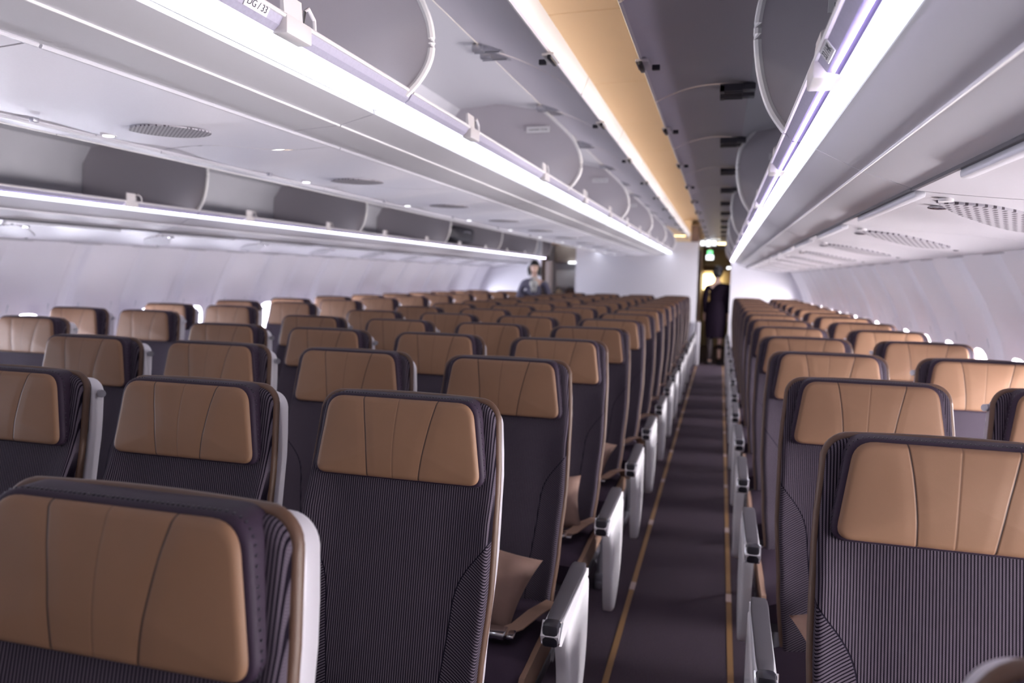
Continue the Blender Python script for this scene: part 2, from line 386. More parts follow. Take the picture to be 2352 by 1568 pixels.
# ------------------------------------------------------------------ overhead bins
SEG = 2.14; Y1 = 1.886
ORD = ['first', 'second', 'third', 'fourth', 'fifth', 'sixth', 'seventh', 'eighth', 'ninth', 'tenth', 'eleventh', 'twelfth', 'thirteenth', 'fourteenth', 'fifteenth']
def arc(p, q, sag, n=14):
    p = Vector(p); q = Vector(q); d = q-p; nn = Vector((-d.y, d.x)).normalized()
    return [tuple(p + d*(i/n) + nn*4*sag*(i/n)*(1-i/n)) for i in range(n+1)]
def bin_parts(root, L, side, spec, mirror):
    """side bin geometry: spec gives the cross-section in cabin coordinates (x, height above eye)"""
    mv = (lambda V: mirV(V)) if mirror else (lambda V: [tuple(v) for v in V])
    def part(name, VF, m, par=root, **k):
        b = MB()
        for (V, F) in VF: b.add(mv(V), F)
        return b.build(name, m, par, **k)
    E = lambda P: [(x, e(z)) for x, z in P]; sg = 1 if side == 'c' else -1
    # light strip
    (lx, lz), (ux, uz) = spec['low'], spec['up']
    part('light_strip', [sheet(arc((lx, e(lz)), (ux, e(uz)), -.004*sg, 6), .004, L-.006, .012*sg)], LEDM)
    if side == 'r': part('accent_light', [tube([(.147, .004, e(.309)), (.147, L-.006, e(.309))], .0014, 8)], ACC)
    # underside, with a crease and a narrow joint at the end
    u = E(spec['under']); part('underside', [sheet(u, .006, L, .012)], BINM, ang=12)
    cr = u[1]; part('crease_trim', [tube([(cr[0], .006, cr[1]-.001), (cr[0], L, cr[1]-.001)], .003, 6)], RIM)
    # rail
    rp = spec['rail'] if side == 'c' else spec['rail'][1:]
    rl = part('rail', [sheet(E(rp), 0, L-.008, .014*sg)], RAILM, ang=15)
    if side == 'r': part('accent_cover', [sheet(E(spec['rail'][:2]), 0, L-.008, -.010)], ACCC)
    (tx, tz) = spec['rail'][-1]
    part('rail_edge', [tube([(tx, 0, e(tz)), (tx, L-.008, e(tz))], .0045, 6)], RIM, rl)
    # back and roof lining
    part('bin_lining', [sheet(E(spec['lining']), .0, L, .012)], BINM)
    # divider at the far end, with its rim
    dv = E(smooth_curve(spec['curve'], 30)); poly = dv + E(spec['dback'])
    d = part('divider', [prism(poly, L-.03, L-.012, 'y')], DIV, ang=30)
    part('divider_rim', [tube([(x, L-.024, z) for x, z in dv], .010, 8)], RIM, d)
    # open doors, lips, latches
    hx, hz = spec['hinge']; qx, qz = spec['lip']; fx, fz = spec['flange']
    for k in range(max(1, round(L/1.07))):
        y0 = k*1.07+.005; y1 = (k+1)*1.07-.009
        a = arc((hx, e(hz)), (qx, e(qz)), spec['sag'])
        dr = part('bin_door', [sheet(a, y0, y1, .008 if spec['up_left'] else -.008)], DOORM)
        part('door_rim', [sheet([(qx, e(qz)), ((qx*.4+fx*.6), e(qz*.45+fz*.55)), (fx, e(fz))], y0, y1, .008)], RIM, dr)
        ym = (y0+y1)/2; s = 1 if side == 'c' else -1
        b = MB(); b.add(*box(qx-.02, qx+.02, ym-.05, ym+.05, e(qz)-.012, e(qz)-.002, .003), 0)
        b.add(*box(qx+s*.005-.006, qx+s*.005+.006, ym-.05, ym+.04, e(qz)-.022, e(qz)-.008, .002), 1)
        b.add(*box(qx-s*.035-.012, qx-s*.035+.012, ym+.03, ym+.045, e(qz)-.016, e(qz)+.0, .002), 1)
        V = mv(b.V); mk('latch', V, b.F, [LATCHM, BLACK], dr, b.I)
        # catch on the rail
        rx, rz = spec['rail'][-1]; r0 = spec['rail'][0]; i = -s*.012; b = MB()
        b.add(*box(min(rx, r0[0])-.004, max(rx, r0[0])+.006, ym-.07, ym+.02, e(min(r0[1], rz))-.004, e(rz)+.004, .004))
        b.add(*prism([(rx+i-.006, e(rz)-.005), (rx+i-.006, e(rz)+.045), (rx+i, e(rz)+.048), (rx+i+.004, e(rz)-.005)], ym-.055, ym+.01, 'y'))
        V, F = tube([(rx+i, ym+.02, e(rz)-.01), (rx+i, ym+.02, e(rz)+.035), (rx+i, ym+.035, e(rz)+.045), (rx+i, ym+.058, e(rz)+.03), (rx+i, ym+.062, e(rz)-.005)], .004, 8); b.add(V, F)
        mk('latch_catch', mv(b.V), b.F, LATCHM, rl)
        for yh in (y0+.045, y1-.045):
            b = MB(); hb_ = hx+.10*s
            for dy in (-.014, .014): b.add(*box(min(hx-.02, hb_), max(hx-.02, hb_), yh+dy-.004, yh+dy+.004, e(hz)-.03, e(hz)-.004))
            b.add(*box(min(hx+.085*s, hb_), max(hx+.085*s, hb_), yh-.018, yh+.018, e(hz)-.032, e(hz)-.010))
            b.add(*box(hx-.022, hx+.022, yh-.022, yh+.022, e(hz)-.028, e(hz)-.003, .004))
            mk('hinge', mv(b.V), b.F, DARK if side == 'r' else STEEL, dr)
    # load placard high on the divider and number plate on the rail
    return d, rl
SC = dict(low=(-.895, .421), up=(-.812, .434), under=[(-1.145, .374), (-1.0, .386), (-.90, .412)],
          rail=[(-.812, .434), (-.800, .444), (-.790, .462)],
          curve=[(-.80, .452), (-.762, .49), (-.735, .54), (-.733, .60), (-.752, .66), (-.80, .735), (-.94, .86)],
          dback=[(-1.2, .905), (-1.45, .92), (-1.45, .42), (-.81, .44)],
          lining=[(-1.455, .42), (-1.46, .80), (-1.40, .88), (-1.2, .90), (-.951, .886)],
          hinge=(-.945, .882), lip=(-.548, .688), flange=(-.520, .755), sag=.022, up_left=True)
SO = dict(low=(.193, .300), up=(.160, .314), under=[(.195, .300), (.293, .250), (.402, .210)],
          rail=[(.160, .314), (.141, .318), (.125, .339)],
          curve=[(.125, .339), (.09, .392), (.067, .462), (.056, .54), (.058, .60), (.075, .66), (.13, .73)],
          dback=[(.3, .78), (.95, .74), (.98, .30), (.14, .33)],
          lining=[(.98, .25), (.98, .62), (.90, .74), (.5, .80), (.12, .735), (.062, .706)],
          hinge=(.066, .697), lip=(-.258, .655), flange=(-.285, .72), sag=-.03, up_left=False)
def fixo(P): return P
def make_bin(kind, L):
    root = empty('overhead_bin', (0, 0, 0))
    if kind == 'centre':
        d, rl = bin_parts(root, L, 'c', SC, False); bin_parts(root, L, 'c', SC, True)
        return root
    d, rl = bin_parts(root, L, 'r', SO, kind == 'left'); return root
segs = [Y1+SEG*i for i in range(-2, 5)]
for kind in ('centre', 'right', 'left'):
    proto = make_bin(kind, SEG); first = True; n = 0
    for ys in segs:
        if ys + .0 > 12.6: continue
        o = proto if first else copy_tree(proto); first = False; o.location = (0, ys, 0)
        vis = ys + SEG > 1.0
        if kind == 'centre':
            if vis: lab = '%s overhead bin from the camera in the centre row, doors swung open' % ORD[n]
            else: lab = None
            grp = 'open overhead bins above the centre seats'
        elif kind == 'right':
            lab = '%s overhead bin from the camera along the right wall, doors open' % ORD[n] if vis else None
            grp = 'open overhead bins along the right wall'
        else:
            lab = '%s overhead bin from the camera along the left wall, doors open' % ORD[n] if vis else None
            grp = 'open overhead bins along the left wall'
        if vis: n += 1
        else: lab = 'overhead bin %s cabin rows behind the camera' % {'centre': 'above the centre', 'right': 'above the right', 'left': 'above the left'}[kind]
        tag(o, lab, 'overhead bin', grp)
        if ys == segs[1]: near = dict(globals().get('near', {})); near[kind] = o
    short = make_bin(kind, 1.07); short.location = (0, Y1+SEG*5, 0)
    tag(short, 'short overhead bin ending the %s row at the bulkhead' % {'centre': 'centre', 'right': 'right wall', 'left': 'left wall'}[kind], 'overhead bin', {'centre': 'open overhead bins above the centre seats', 'right': 'open overhead bins along the right wall', 'left': 'open overhead bins along the left wall'}[kind])
# placards: weight limit on the dividers facing the camera, row plates on the nearest rails
for ob in [o for o in list(COL.objects) if o.name.startswith('overhead_bin')]:
    if ob.location.y < -1 or ob.location.y > 8: continue
    rights = [c for c in ob.children if c.name.startswith('divider')]
    for d in rights[:1]:
        xs = [v.co.x for v in d.data.vertices]; L = max(v.co.y for v in d.data.vertices)
        if max(xs) < -2: continue
        cxp = .26 if max(xs) > 0 else -.96; zz = .60 if max(xs) > 0 else .76
        pl = mk('load_placard', *box(cxp-.062, cxp+.062, L-.0345, L-.0305, e(zz)-.016, e(zz)+.016), LABELM, d, smooth=False)
        text_part('lettering', 'Load limit: 110 lbs', .0135, INK, pl, (cxp, L-.0349, e(zz)), (math.pi/2, 0, 0))

# ------------------------------------------------------------------ service panels under the bins
def psu_centre():
    root = empty('passenger_service_unit', (0, 0, 0)); x0, x1 = CX-.323, CX+.323; n, m = 24, 28; L = 1.064
    V = []; F = []
    for i in range(n+1):
        for j in range(m+1):
            x = x0+(x1-x0)*i/n; y = L*j/m; u = (x-CX)/.323
            yy = y/L + .10*u
            bul = .016*math.sin(math.pi*min(1, max(0, y/L)))*(1-u*u) + .015*math.sin(2*math.pi*(yy*2+.15*u))*(1-u*u)
            V.append((x, y, e(.374)+.006-bul))
    k = m+1; F = [(i*k+j, i*k+j+1, (i+1)*k+j+1, (i+1)*k+j) for i in range(n) for j in range(m)]
    mk('panel_skin', V, F, PANEL, root, ang=80)
    for xe in (x0, x1): mk('edge_trim', *tube([(xe, 0, e(.372)), (xe, L, e(.372))], .005, 6), BINM, root)
    # leaf-shaped perforated grille
    def leaf(cx, cy, a, b_, ang, z, t=.004, n=28):
        P = []
        for i in range(n):
            s = 2*math.pi*i/n; P.append((a*math.cos(s), b_*math.sin(s)*abs(math.sin(s))**.35))
        c, s_ = math.cos(ang), math.sin(ang); Q = [(cx+p*c-q*s_, cy+p*s_+q*c) for p, q in P]
        return [(x, y, z) for x, y in Q]+[(x, y, z+t) for x, y in Q], [tuple(range(n)), tuple(range(2*n-1, n-1, -1))]+[(i, (i+1) % n, n+(i+1) % n, n+i) for i in range(n)]
    mk('speaker_grille', *leaf(CX+.06, .645, .105, .085, .30, e(.350)), GRILLE, root, smooth=False)
    rb = MB(); rb.add(*tube([(CX-.215, .73, e(.372)), (CX-.215, .73, e(.362))], .022, 16)); rr = rb.build('reading_light', LATCHM, root)
    mk('lamp_lens', *tube([(CX-.215, .73, e(.363)), (CX-.215, .73, e(.360))], .015, 14), LAMP, rr)
    mk('call_button', *box(CX-.268, CX-.252, .52, .54, e(.362), e(.374), .003), STEEL, root)
    return root
def psu_side(mir):
    root = empty('passenger_service_unit', (0, 0, 0)); L = 1.064; n, m = 44, 64
    P0, P1 = Vector((.402, .206)), Vector((1.092, .138)); V = []
    def at(s, y, off=0):
        u = 2*s-1; q = P0.lerp(P1, s); yy = y/L - .35*s
        bul = .010*math.sin(2*math.pi*(yy*1.0))*math.sin(math.pi*s) + .006*math.sin(math.pi*s)
        return (q.x, y, e(q.y)-bul-off)
    for i in range(n+1):
        for j in range(m+1): V.append(at(i/n, L*j/m))
    k = m+1; F = [(i*k+j, i*k+j+1, (i+1)*k+j+1, (i+1)*k+j) for i in range(n) for j in range(m)]
    mv = mirV if mir else (lambda v: v)
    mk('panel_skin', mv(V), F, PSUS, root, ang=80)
    b = MB(); b.add(*box(.404, .428, 0, .74, e(.190), e(.208), .006)); mk('edge_trim', mv(b.V), b.F, BINM, root)
    b = MB(); b.add(*tube([(1.088, 0, e(.136)), (1.088, L, e(.136))], .006, 6)); mk('edge_trim', mv(b.V), b.F, BINM, root)
    b = MB(); b.add(*box(.396, .404, 0, L, e(.205), e(.213))); mk('shadow_gap', mv(b.V), b.F, DARK, root)
    # grille: long leaf running diagonally outboard
    def lp(x, y, off): s = (x-.402)/.69; return at(s, y, off)
    out = [(.475, .11), (.572, .095), (.67, .155), (.80, .30), (.86, .41), (.786, .50), (.70, .43), (.632, .35), (.549, .245)]
    out = smooth_curve(out + [out[0]], 50)[:-1]; n2 = len(out)
    cxp = sum(p[0] for p in out)/n2; cyp = sum(p[1] for p in out)/n2; V = [lp(cxp, cyp, .006)]
    for s in (.25, .5, .75, 1.0): V += [lp(cxp+(x-cxp)*s, cyp+(y-cyp)*s, .006) for x, y in out]
    V += [lp(x, y, -.004) for x, y in out]
    F = [(0, 1+i, 1+(i+1) % n2) for i in range(n2)] + [(1+r*n2+i, 1+r*n2+(i+1) % n2, 1+(r+1)*n2+(i+1) % n2, 1+(r+1)*n2+i) for r in range(4) for i in range(n2)]
    mk('speaker_grille', mv(V), F, GRILLES, root, smooth=False)
    q = lp(.484, .066, 0); rb = MB(); rb.add(*tube([q, (q[0], q[1], q[2]-.008)], .016, 14))
    rr = mk('reading_light', mv(rb.V), rb.F, LATCHM, root)
    q2 = lp(.505, .20, .0); mk('lamp_lens', *((lambda VF: (mv(VF[0]), VF[1]))(ellips((q2[0], q2[1], q2[2]-.003), .028, .012, .006))), CHROME, rr)
    q3 = lp(.93, .59, 0); mk('screw_cap', *((lambda VF: (mv(VF[0]), VF[1]))(ellips(q3, .012, .008, .005, 12, 8))), DARK, root)
    return root
for kind in ('centre', 'right', 'left'):
    proto = psu_centre() if kind == 'centre' else psu_side(kind == 'left'); proto.location = (0, 0, 0)
    off = {'centre': 1.09-1.07, 'right': 1.886-1.07*0, 'left': 1.886}[kind]
    j0 = {'centre': 0, 'right': -1, 'left': 0}[kind]; cnt = 0
    js = [j for j in range(-6, 13) if YB < off+1.07*j < 12.6]
    for n, j in enumerate(js):
        o = proto if n == 0 else copy_tree(proto); y = off+1.07*j; o.location = (0, y, 0)
        nm = {'centre': 'above the centre seats', 'right': 'over the right window seats', 'left': 'over the left window seats'}[kind]
        grp = 'service panels ' + nm
        if y + 1.06 > {'centre': .8, 'right': 1.0, 'left': 2.6}[kind]:
            lab = '%s service panel from the camera %s, with grille and reading light' % (ORD[min(cnt, 14)], nm); cnt += 1
        else: lab = 'service panel %s, behind the camera' % nm
        tag(o, lab, 'service panel', grp)

# amber mood light tubes lying on top of the bins
for i, (x, nm) in enumerate(((-.86, 'centre bins beside the right aisle'), (.22, 'right wall bins'), (2*CX+.86, 'centre bins beside the left aisle'), (2*CX-.22, 'left wall bins'))):
    z = .925 if abs(x-CX) < 1 else .86
    o = mk('mood_light', *tube([(x, YB, e(z)), (x, 13.2, e(z))], .012, 8), AMBM); tag(o, 'amber mood light tube on top of the %s' % nm, 'light')

# ------------------------------------------------------------------ seats
PK = .8128
def yb(z): return .050 + (z-1.15)*.205          # front face of the backrest, leaning back with height
def outline(hw, ztop, zbot, r, n=8, dz=.0):
    """closed outline (x,z): hw(z) half width, rounded top corners"""
    P = []
    zs = [zbot + (ztop-r-zbot)*i/14 for i in range(15)]
    P += [(hw(z), z) for z in zs]
    w = hw(ztop-r)
    for i in range(1, n+1):
        a = math.pi/2*i/n; P.append((w-r+r*math.cos(a), ztop-r+r*math.sin(a)))
    for i in range(1, 8): P.append(((w-r)*(1-2*i/8), ztop+.004*math.sin(math.pi*i/8)))
    for i in range(0, n):
        a = math.pi/2*(1-i/n); P.append((-(w-r+r*math.cos(a)), ztop-r+r*math.sin(a)))
    P += [(-hw(z), z) for z in zs[::-1]]
    P += [(-hw(zbot)*(1-2*i/8), zbot) for i in range(1, 8)]
    return P
def trap(hb, ht, zb, zt, r, n=7):
    """rounded trapezoid outline"""
    C = [(hb, zb), (ht, zt), (-ht, zt), (-hb, zb)]; P = []
    for i in range(4):
        p = Vector(C[i]); a = (Vector(C[i-1])-p).normalized(); b = (Vector(C[(i+1) % 4])-p).normalized()
        rr = r*(1.25 if i in (1, 2) else 1)
        s = p+a*rr; t = p+b*rr
        for k in range(n+1):
            u = k/n; q = s*(1-u)**2+p*2*u*(1-u)+t*u*u; P.append((q.x, q.y))
        nx = Vector(C[(i+1) % 4]) + (p-Vector(C[(i+1) % 4])).normalized()*r*1.25
        for k in range(1, 10): q = t.lerp(nx, k/10); P.append((q.x, q.y))
    return P
def inset(P, d):
    n = len(P); out = []
    for i in range(n):
        a = Vector(P[i-1]); b = Vector(P[(i+1) % n]); t = (b-a)
        if t.length < 1e-9: out.append(P[i]); continue
        t.normalize(); nn = Vector((-t.y, t.x)); out.append((P[i][0]+nn.x*d, P[i][1]+nn.y*d))
    return out
def area(P): return sum(P[i-1][0]*P[i][1]-P[i][0]*P[i-1][1] for i in range(len(P)))
def slab(P, yf, th, r, bulge=0.0, fill=10, back=True, backr=None):
    """solid with outline P: front at yf(x,z) with edge rounding r, thickness th"""
    if area(P) < 0: P = P[::-1]
    n = len(P); cx_ = 0; cz = sum(p[1] for p in P)/n; V = []; rings = []
    br = backr if backr is not None else min(r, th*.4)
    K = 4
    for k in range(K+1):                  # back rounding
        a = math.pi/2*(k/K); rings.append((inset(P, br*(1-math.sin(a))), lambda x, z, a=a: yf(x, z)+th-br*(1-math.cos(a))))
    for k in range(K+1):
        a = math.pi/2*(k/K); rings.append((inset(P, r*(1-math.cos(a))), lambda x, z, a=a: yf(x, z)+r*(1-math.sin(a))))
    base = inset(P, r)
    for (R, fy) in rings: V += [(x, fy(x, z), z) for x, z in R]
    nr = len(rings)
    for k in range(1, fill+1):
        s = 1-k/fill
        if k < fill:
            V += [(x*s, yf(x*s, cz+(z-cz)*s)-bulge*(1-s*s), cz+(z-cz)*s) for x, z in base]; nr += 1
    V.append((0, yf(0, cz)-bulge, cz)); c0 = len(V)-1
    F = [(r_*n+i, r_*n+(i+1) % n, (r_+1)*n+(i+1) % n, (r_+1)*n+i) for r_ in range(nr-1) for i in range(n)]
    F += [((nr-1)*n+i, (nr-1)*n+(i+1) % n, c0) for i in range(n)]
    if back:
        V.append((0, yf(0, cz)+th, cz)); F += [(i, (i+1) % n, len(V)-1) for i in range(n)]
    return V, F
def lerp_tab(tab):
    def f(z):
        for (a, va), (b, vb) in zip(tab, tab[1:]):
            if a <= z <= b:
                t = (z-a)/(b-a); t = t*t*(3-2*t); return va+(vb-va)*t
        return tab[0][1] if z < tab[0][0] else tab[-1][1]
    return f
hw_b = lerp_tab([(.44, .194), (.60, .207), (.80, .218), (.98, .216), (1.16, .205)])
hw_s = lerp_tab([(.38, .192), (.60, .206), (.85, .217), (1.0, .215), (1.15, .203)])
def seat_meshes():
    D = {}
    PB = outline(hw_b, 1.172, .44, .042); PS = outline(hw_s, 1.156, .38, .046)
    def back_y(x, z): return yb(z) + .022*max(0, (abs(x)-.12)/.09)**2*(-1)*(1 if z < .93 else max(0, 1-(z-.93)/.08)) - .006
    D['backrest'] = slab(PB, back_y, .05, .014, .004, 14)
    D['piping'] = tube([(x, yb(z)+.020, z) for x, z in PB[:14+1+8+8+8+15]], .0095, 10)
    D['shell'] = slab(PS, lambda x, z: yb(z)+.042, .050, .006, 0, 4, backr=.018)
    T0 = trap(.201, .175, 1.001, 1.182, .031); T1 = trap(.192, .166, 1.006, 1.177, .028)
    hy = lambda x, z: -.004 + (z-1.09)*.12 + 0*x
    D['headrest'] = slab(T0, lambda x, z: hy(x, z)+.010, .058, .009, 0, 3)
    D['cover'] = slab(T1, lambda x, z: hy(x, z)+.001, .016, .011, .007, 12)
    # seam stitching ring on the headrest side
    st = MB(); R = inset(T0 if area(T0) > 0 else T0[::-1], -.0003); n = len(R)
    L = 0
    for i in range(n):
        a = R[i-1]; b = R[i]; d = math.dist(a, b); k = max(1, int(d/.006))
        for q in range(k):
            t = (q+.5)/k; x = a[0]+(b[0]-a[0])*t; z = a[1]+(b[1]-a[1])*t
            st.add(*box(x-.0008, x+.0008, hy(x, z)+.020, hy(x, z)+.023, z-.0013, z+.0013))
    D['stitch'] = (st.V, st.F)
    # cushion: rounded box, nose turned down
    def cushion(hw, zt, zb_, y0, y1, nx=16, ny=20):
        V = []; F = []
        def top(i, j):
            u = -1+2*i/nx; v = j/ny; x = hw*u
            ed = max(0, (abs(u)-.82)/.18)**2*.012; y = y0+(y1-y0)*v
            nose = .030*max(0, (.16-v)/.16)**2; return (x*(1-.0*v), y, zt-ed-nose+.006*math.cos(u*math.pi/2)*math.sin(math.pi*v)-(v)*.018)
        for i in range(nx+1):
            for j in range(ny+1): V.append(top(i, j))
        k = ny+1; F = [(i*k+j, i*k+j+1, (i+1)*k+j+1, (i+1)*k+j) for i in range(nx) for j in range(ny)]
        n0 = len(V)
        edge = [(0, j) for j in range(ny+1)]+[(i, ny) for i in range(1, nx+1)]+[(nx, j) for j in range(ny-1, -1, -1)]+[(i, 0) for i in range(nx-1, 0, -1)]
        for i, j in edge:
            x, y, z = top(i, j); V.append((x*.99, y+(0 if j else .02), zb_))
        m = len(edge)
        F += [(edge[q][0]*k+edge[q][1], edge[(q+1) % m][0]*k+edge[(q+1) % m][1], n0+(q+1) % m, n0+q) for q in range(m)]
        F.append(tuple(range(n0, n0+m))); return V, F
    D['cushion'] = cushion(.222, .475, .37, -.575, -.075)
    prof = [(-.57, .385), (-.575, .43), (-.55, .455), (-.3, .462), (-.1, .452), (-.09, .385)]
    for s in (-1, 1): D['side_trim%d' % s] = prism(prof, s*.2215, s*.236)
    # armrest
    def armrest(x0, x1, end):
        xm = (x0+x1)/2; a = MB(); w = (x1-x0)/2
        prof = [(-.575, .565), (-.605, .58), (-.615, .605), (-.60, .620), (-.235, .630), (-.205, .622), (-.205, .600), (-.3, .598), (-.5, .575)]
        a.add(*prism(prof, x0+.004, x1-.004))
        pad = MB(); P2 = [(-.585, .618), (-.57, .630), (-.20, .648), (-.18, .640), (-.18, .632)]
        ring = [(x0+.006, 1), (x1-.006, 1)]
        V, F = box(-1, 1, -1, 1, -1, 1, .28); V2 = []
        for v in V:
            y = -.40+v[1]*.178
            V2.append((xm+v[0]*(w-.004)*(.82+.18*(y+.58)/.39), y, 0.629+.040*(y+.385)+v[2]*.010))
        pad.add(V2, F)
        cap = MB(); cap.add(*box(xm-w*.76, xm+w*.76, -.614, -.570, .576, .632, .009))
        ch = MB()
        for s in (-1, 1): ch.add(*tube([(xm+s*w*.74, -.606, .584), (xm+s*w*.80, -.602, .606), (xm+s*w*.84, -.58, .627)], .004, 8))
        return a, pad, cap, ch
    D['arm'] = armrest
    return D
SM = seat_meshes()
SHARED = {}
def shared(key, name, VF, m, parent, **k):
    if key in SHARED:
        o = bpy.data.objects.new(name, SHARED[key]); COL.objects.link(o); o.parent = parent; return o
    o = mk(name, VF[0], VF[1], m, parent, **k); SHARED[key] = o.data; return o
def add_arm(root, side, end):
    x = side*.2705; w = .026; b = SM['arm'](x-w, x+w, end)
    key = 'arm%d%d' % (side, end)
    ar = shared(key, 'armrest', (b[0].V, b[0].F), ENDW if end else DARK, root, ang=30)
    if key+'p' not in SHARED:
        pass
    shared(key+'p', 'armrest_pad', (b[1].V, b[1].F), PAD, ar)
    shared(key+'c', 'armrest_cap', (b[2].V, b[2].F), BLACK, ar)
    shared(key+'h', 'cap_trim', (b[3].V, b[3].F), CHROME, ar)
    if end:
        s = side
        prof = smooth_curve([(-.235, .612), (-.205, .595), (-.20, .52), (-.205, .42), (-.23, .34), (-.285, .27), (-.36, .225), (-.42, .24), (-.455, .33), (-.475, .45), (-.50, .55), (-.44, .572), (-.34, .592)], 60)
        x0, x1 = (x-.012, x+.024) if s > 0 else (x-.024, x+.012)
        V, F = slab([(y, z) for y, z in prof], lambda a, c: 0, .030, .010, .006, 8)
        # slab is built in (x,z) with depth y: turn it to face the aisle
        V = [(x + s*(.026 - yv), xx, zz) for (xx, yv, zz) in V]
        # recentre fill vertices (slab fills toward x=0)
        cy = -.35
        shared(key+'e', 'end_panel', end_panel(x, s), WHITE, root, ang=40)
def end_panel(x, s):
    prof = smooth_curve([(-.235, .612), (-.205, .595), (-.20, .52), (-.205, .42), (-.23, .34), (-.285, .27), (-.36, .225), (-.42, .24), (-.455, .33), (-.475, .45), (-.50, .55), (-.44, .572), (-.34, .592)], 60)
    cy = -.35; cz = .43; P = [(a-cy, b-cz) for a, b in prof]
    if area(P) < 0: P = P[::-1]
    n = len(P); V = []; rings = []
    for (ins, dx) in ((0, -.010), (0, .014), (.003, .021), (.010, .025)): rings.append((inset(P, ins), dx))
    for sc in (.85, .6, .3): rings.append(([(a*sc, b*sc) for a, b in inset(P, .012)], .025+.004*(1-sc)))
    for R, dx in rings: V += [(x+s*dx, a+cy, b+cz) for a, b in R]
    V.append((x+s*.029, cy, cz)); m = len(rings)
    F = [(q*n+i, q*n+(i+1) % n, (q+1)*n+(i+1) % n, (q+1)*n+i) for q in range(m-1) for i in range(n)] + [((m-1)*n+i, (m-1)*n+(i+1) % n, m*n) for i in range(n)]
    F.append(tuple(range(n-1, -1, -1)))
    return V, F
def add_arm(root, side, end, ax=.27):
    x = side*(ax if end else .258); w = .026 if end else .020; b = SM['arm'](x-w, x+w, end); key = 'arm%d%d%.3f' % (side, end, ax)
    ar = shared(key, 'armrest', (b[0].V, b[0].F), ENDW if end else DARK, root, ang=30)
    shared(key+'p', 'armrest_pad', (b[1].V, b[1].F), PAD, ar)
    shared(key+'c', 'armrest_cap', (b[2].V, b[2].F), BLACK, ar)
    shared(key+'h', 'cap_trim', (b[3].V, b[3].F), CHROME, ar)
    if end: shared(key+'e', 'end_panel', end_panel(x, side), ENDW, root, ang=40)
def leg_mesh(x):
    b = MB()
    b.add(*box(x-.014, x+.014, -.50, -.10, 0, .035, .004))                     # floor rail foot
    for (ya, yb_) in ((-.47, -.40), (-.16, -.24)):
        b.add(*tube([(x, ya, .03), (x, yb_, .36)], .014, 8))
    b.add(*tube([(x, -.44, .06), (x, -.20, .33)], .009, 8))
    b.add(*box(x-.018, x+.018, -.49, -.43, .0, .07, .004))
    return b.V, b.F
def make_seat(arms, hook=0, ax=.27):
    root = empty('passenger_chair', (0, 0, 0))
    sh = shared('shell', 'seat_shell', SM['shell'], WHITE, root, ang=50)
    if hook:
        for s in (hook,):
            x = s*.205; b = MB(); b.add(*tube([(x, yb(1.12)+.07, 1.12), (x+s*.012, yb(1.12)+.06, 1.12)], .010, 12))
            shared('hook%d' % s, 'coat_hook', (b.V, b.F), STEEL, sh)
    bk = shared('back', 'backrest', SM['backrest'], RIB, root, ang=60)
    shared('pipe', 'piping', SM['piping'], BROWN, bk)
    hd = shared('head', 'headrest', SM['headrest'], PURPLE, root, ang=50)
    shared('cover', 'headrest_cover', SM['cover'], TAN, hd, ang=60)
    shared('stitch', 'stitching', SM['stitch'], BLACK, hd, smooth=False)
    cu = shared('cush', 'seat_cushion', SM['cushion'], FABRIC, root, ang=50)
    for s in (-1, 1): shared('trim%d' % s, 'side_trim', SM['side_trim%d' % s], BROWN2, cu, ang=30)
    b = MB(); b.add(*box(-.235, .235, -.54, -.10, .335, .372, .006)); b.add(*tube([(-.235, -.42, .345), (.235, -.42, .345)], .02, 10)); b.add(*tube([(-.235, -.20, .345), (.235, -.20, .345)], .02, 10))
    shared('frame', 'seat_frame', (b.V, b.F), DARK, root)
    for i, x in enumerate((-.17, .17)): shared('leg%d' % i, 'leg', leg_mesh(x), STEEL, root)
    for s, end in arms: add_arm(root, s, end, ax)
    # seat belt lying on the cushion, buckle toward the middle
    b = MB(); pts = [(.236, -.13, .44), (.225, -.18, .495), (.20, -.30, .50), (.17, -.38, .502), (.13, -.42, .495)]
    V, F = [], []
    for i, p in enumerate(pts):
        p = Vector(p); t = (Vector(pts[min(i+1, 4)])-Vector(pts[max(i-1, 0)])).normalized(); a = t.cross(Vector((0, 0, 1))).normalized()
        for sg in (-1, 1):
            for hz_ in (0, .003): V.append(p+a*.022*sg+Vector((0, 0, hz_+(.012 if i == 2 else 0))))
    for i in range(4):
        q = i*4; F += [(q, q+2, q+6, q+4), (q+1, q+5, q+7, q+3), (q, q+4, q+5, q+1), (q+2, q+3, q+7, q+6)]
    F += [(0, 1, 3, 2), (16, 18, 19, 17)]
    bl = shared('belt', 'seat_belt', (V, F), BROWN2, root, smooth=False)
    b = MB(); b.add(*box(.085, .150, -.445, -.395, .490, .508, .004)); b.add(*box(.155, .175, -.44, -.40, .492, .503, .003)); shared('buckle', 'buckle', (b.V, b.F), CHROME, bl)
    return root
BLOCKS = []
cols = [('c', 0, -.657, .688), ('c', 1, -1.198, .688), ('c', 2, -1.739, .688), ('c', 3, -2.280, .688),
        ('r', 0, .403, .593), ('r', 1, .923, .593), ('w', 0, 2*CX-.403, .593), ('w', 1, 2*CX-.923, .593)]
spec = {('c', 0): (((1, 1), (-1, 0)), 0), ('c', 1): (((-1, 0),), 0), ('c', 2): (((-1, 0),), 1), ('c', 3): (((-1, 1),), 1),
        ('r', 0): (((-1, 1), (1, 0)), 0), ('r', 1): (((1, 0),), -1), ('w', 0): (((1, 1), (-1, 0)), 1), ('w', 1): (((-1, 0),), 1)}
k0 = {('c', 0): 0, ('c', 1): 1, ('c', 2): 1, ('c', 3): 2, ('r', 0): 0, ('r', 1): 2, ('w', 0): 3, ('w', 1): 4}
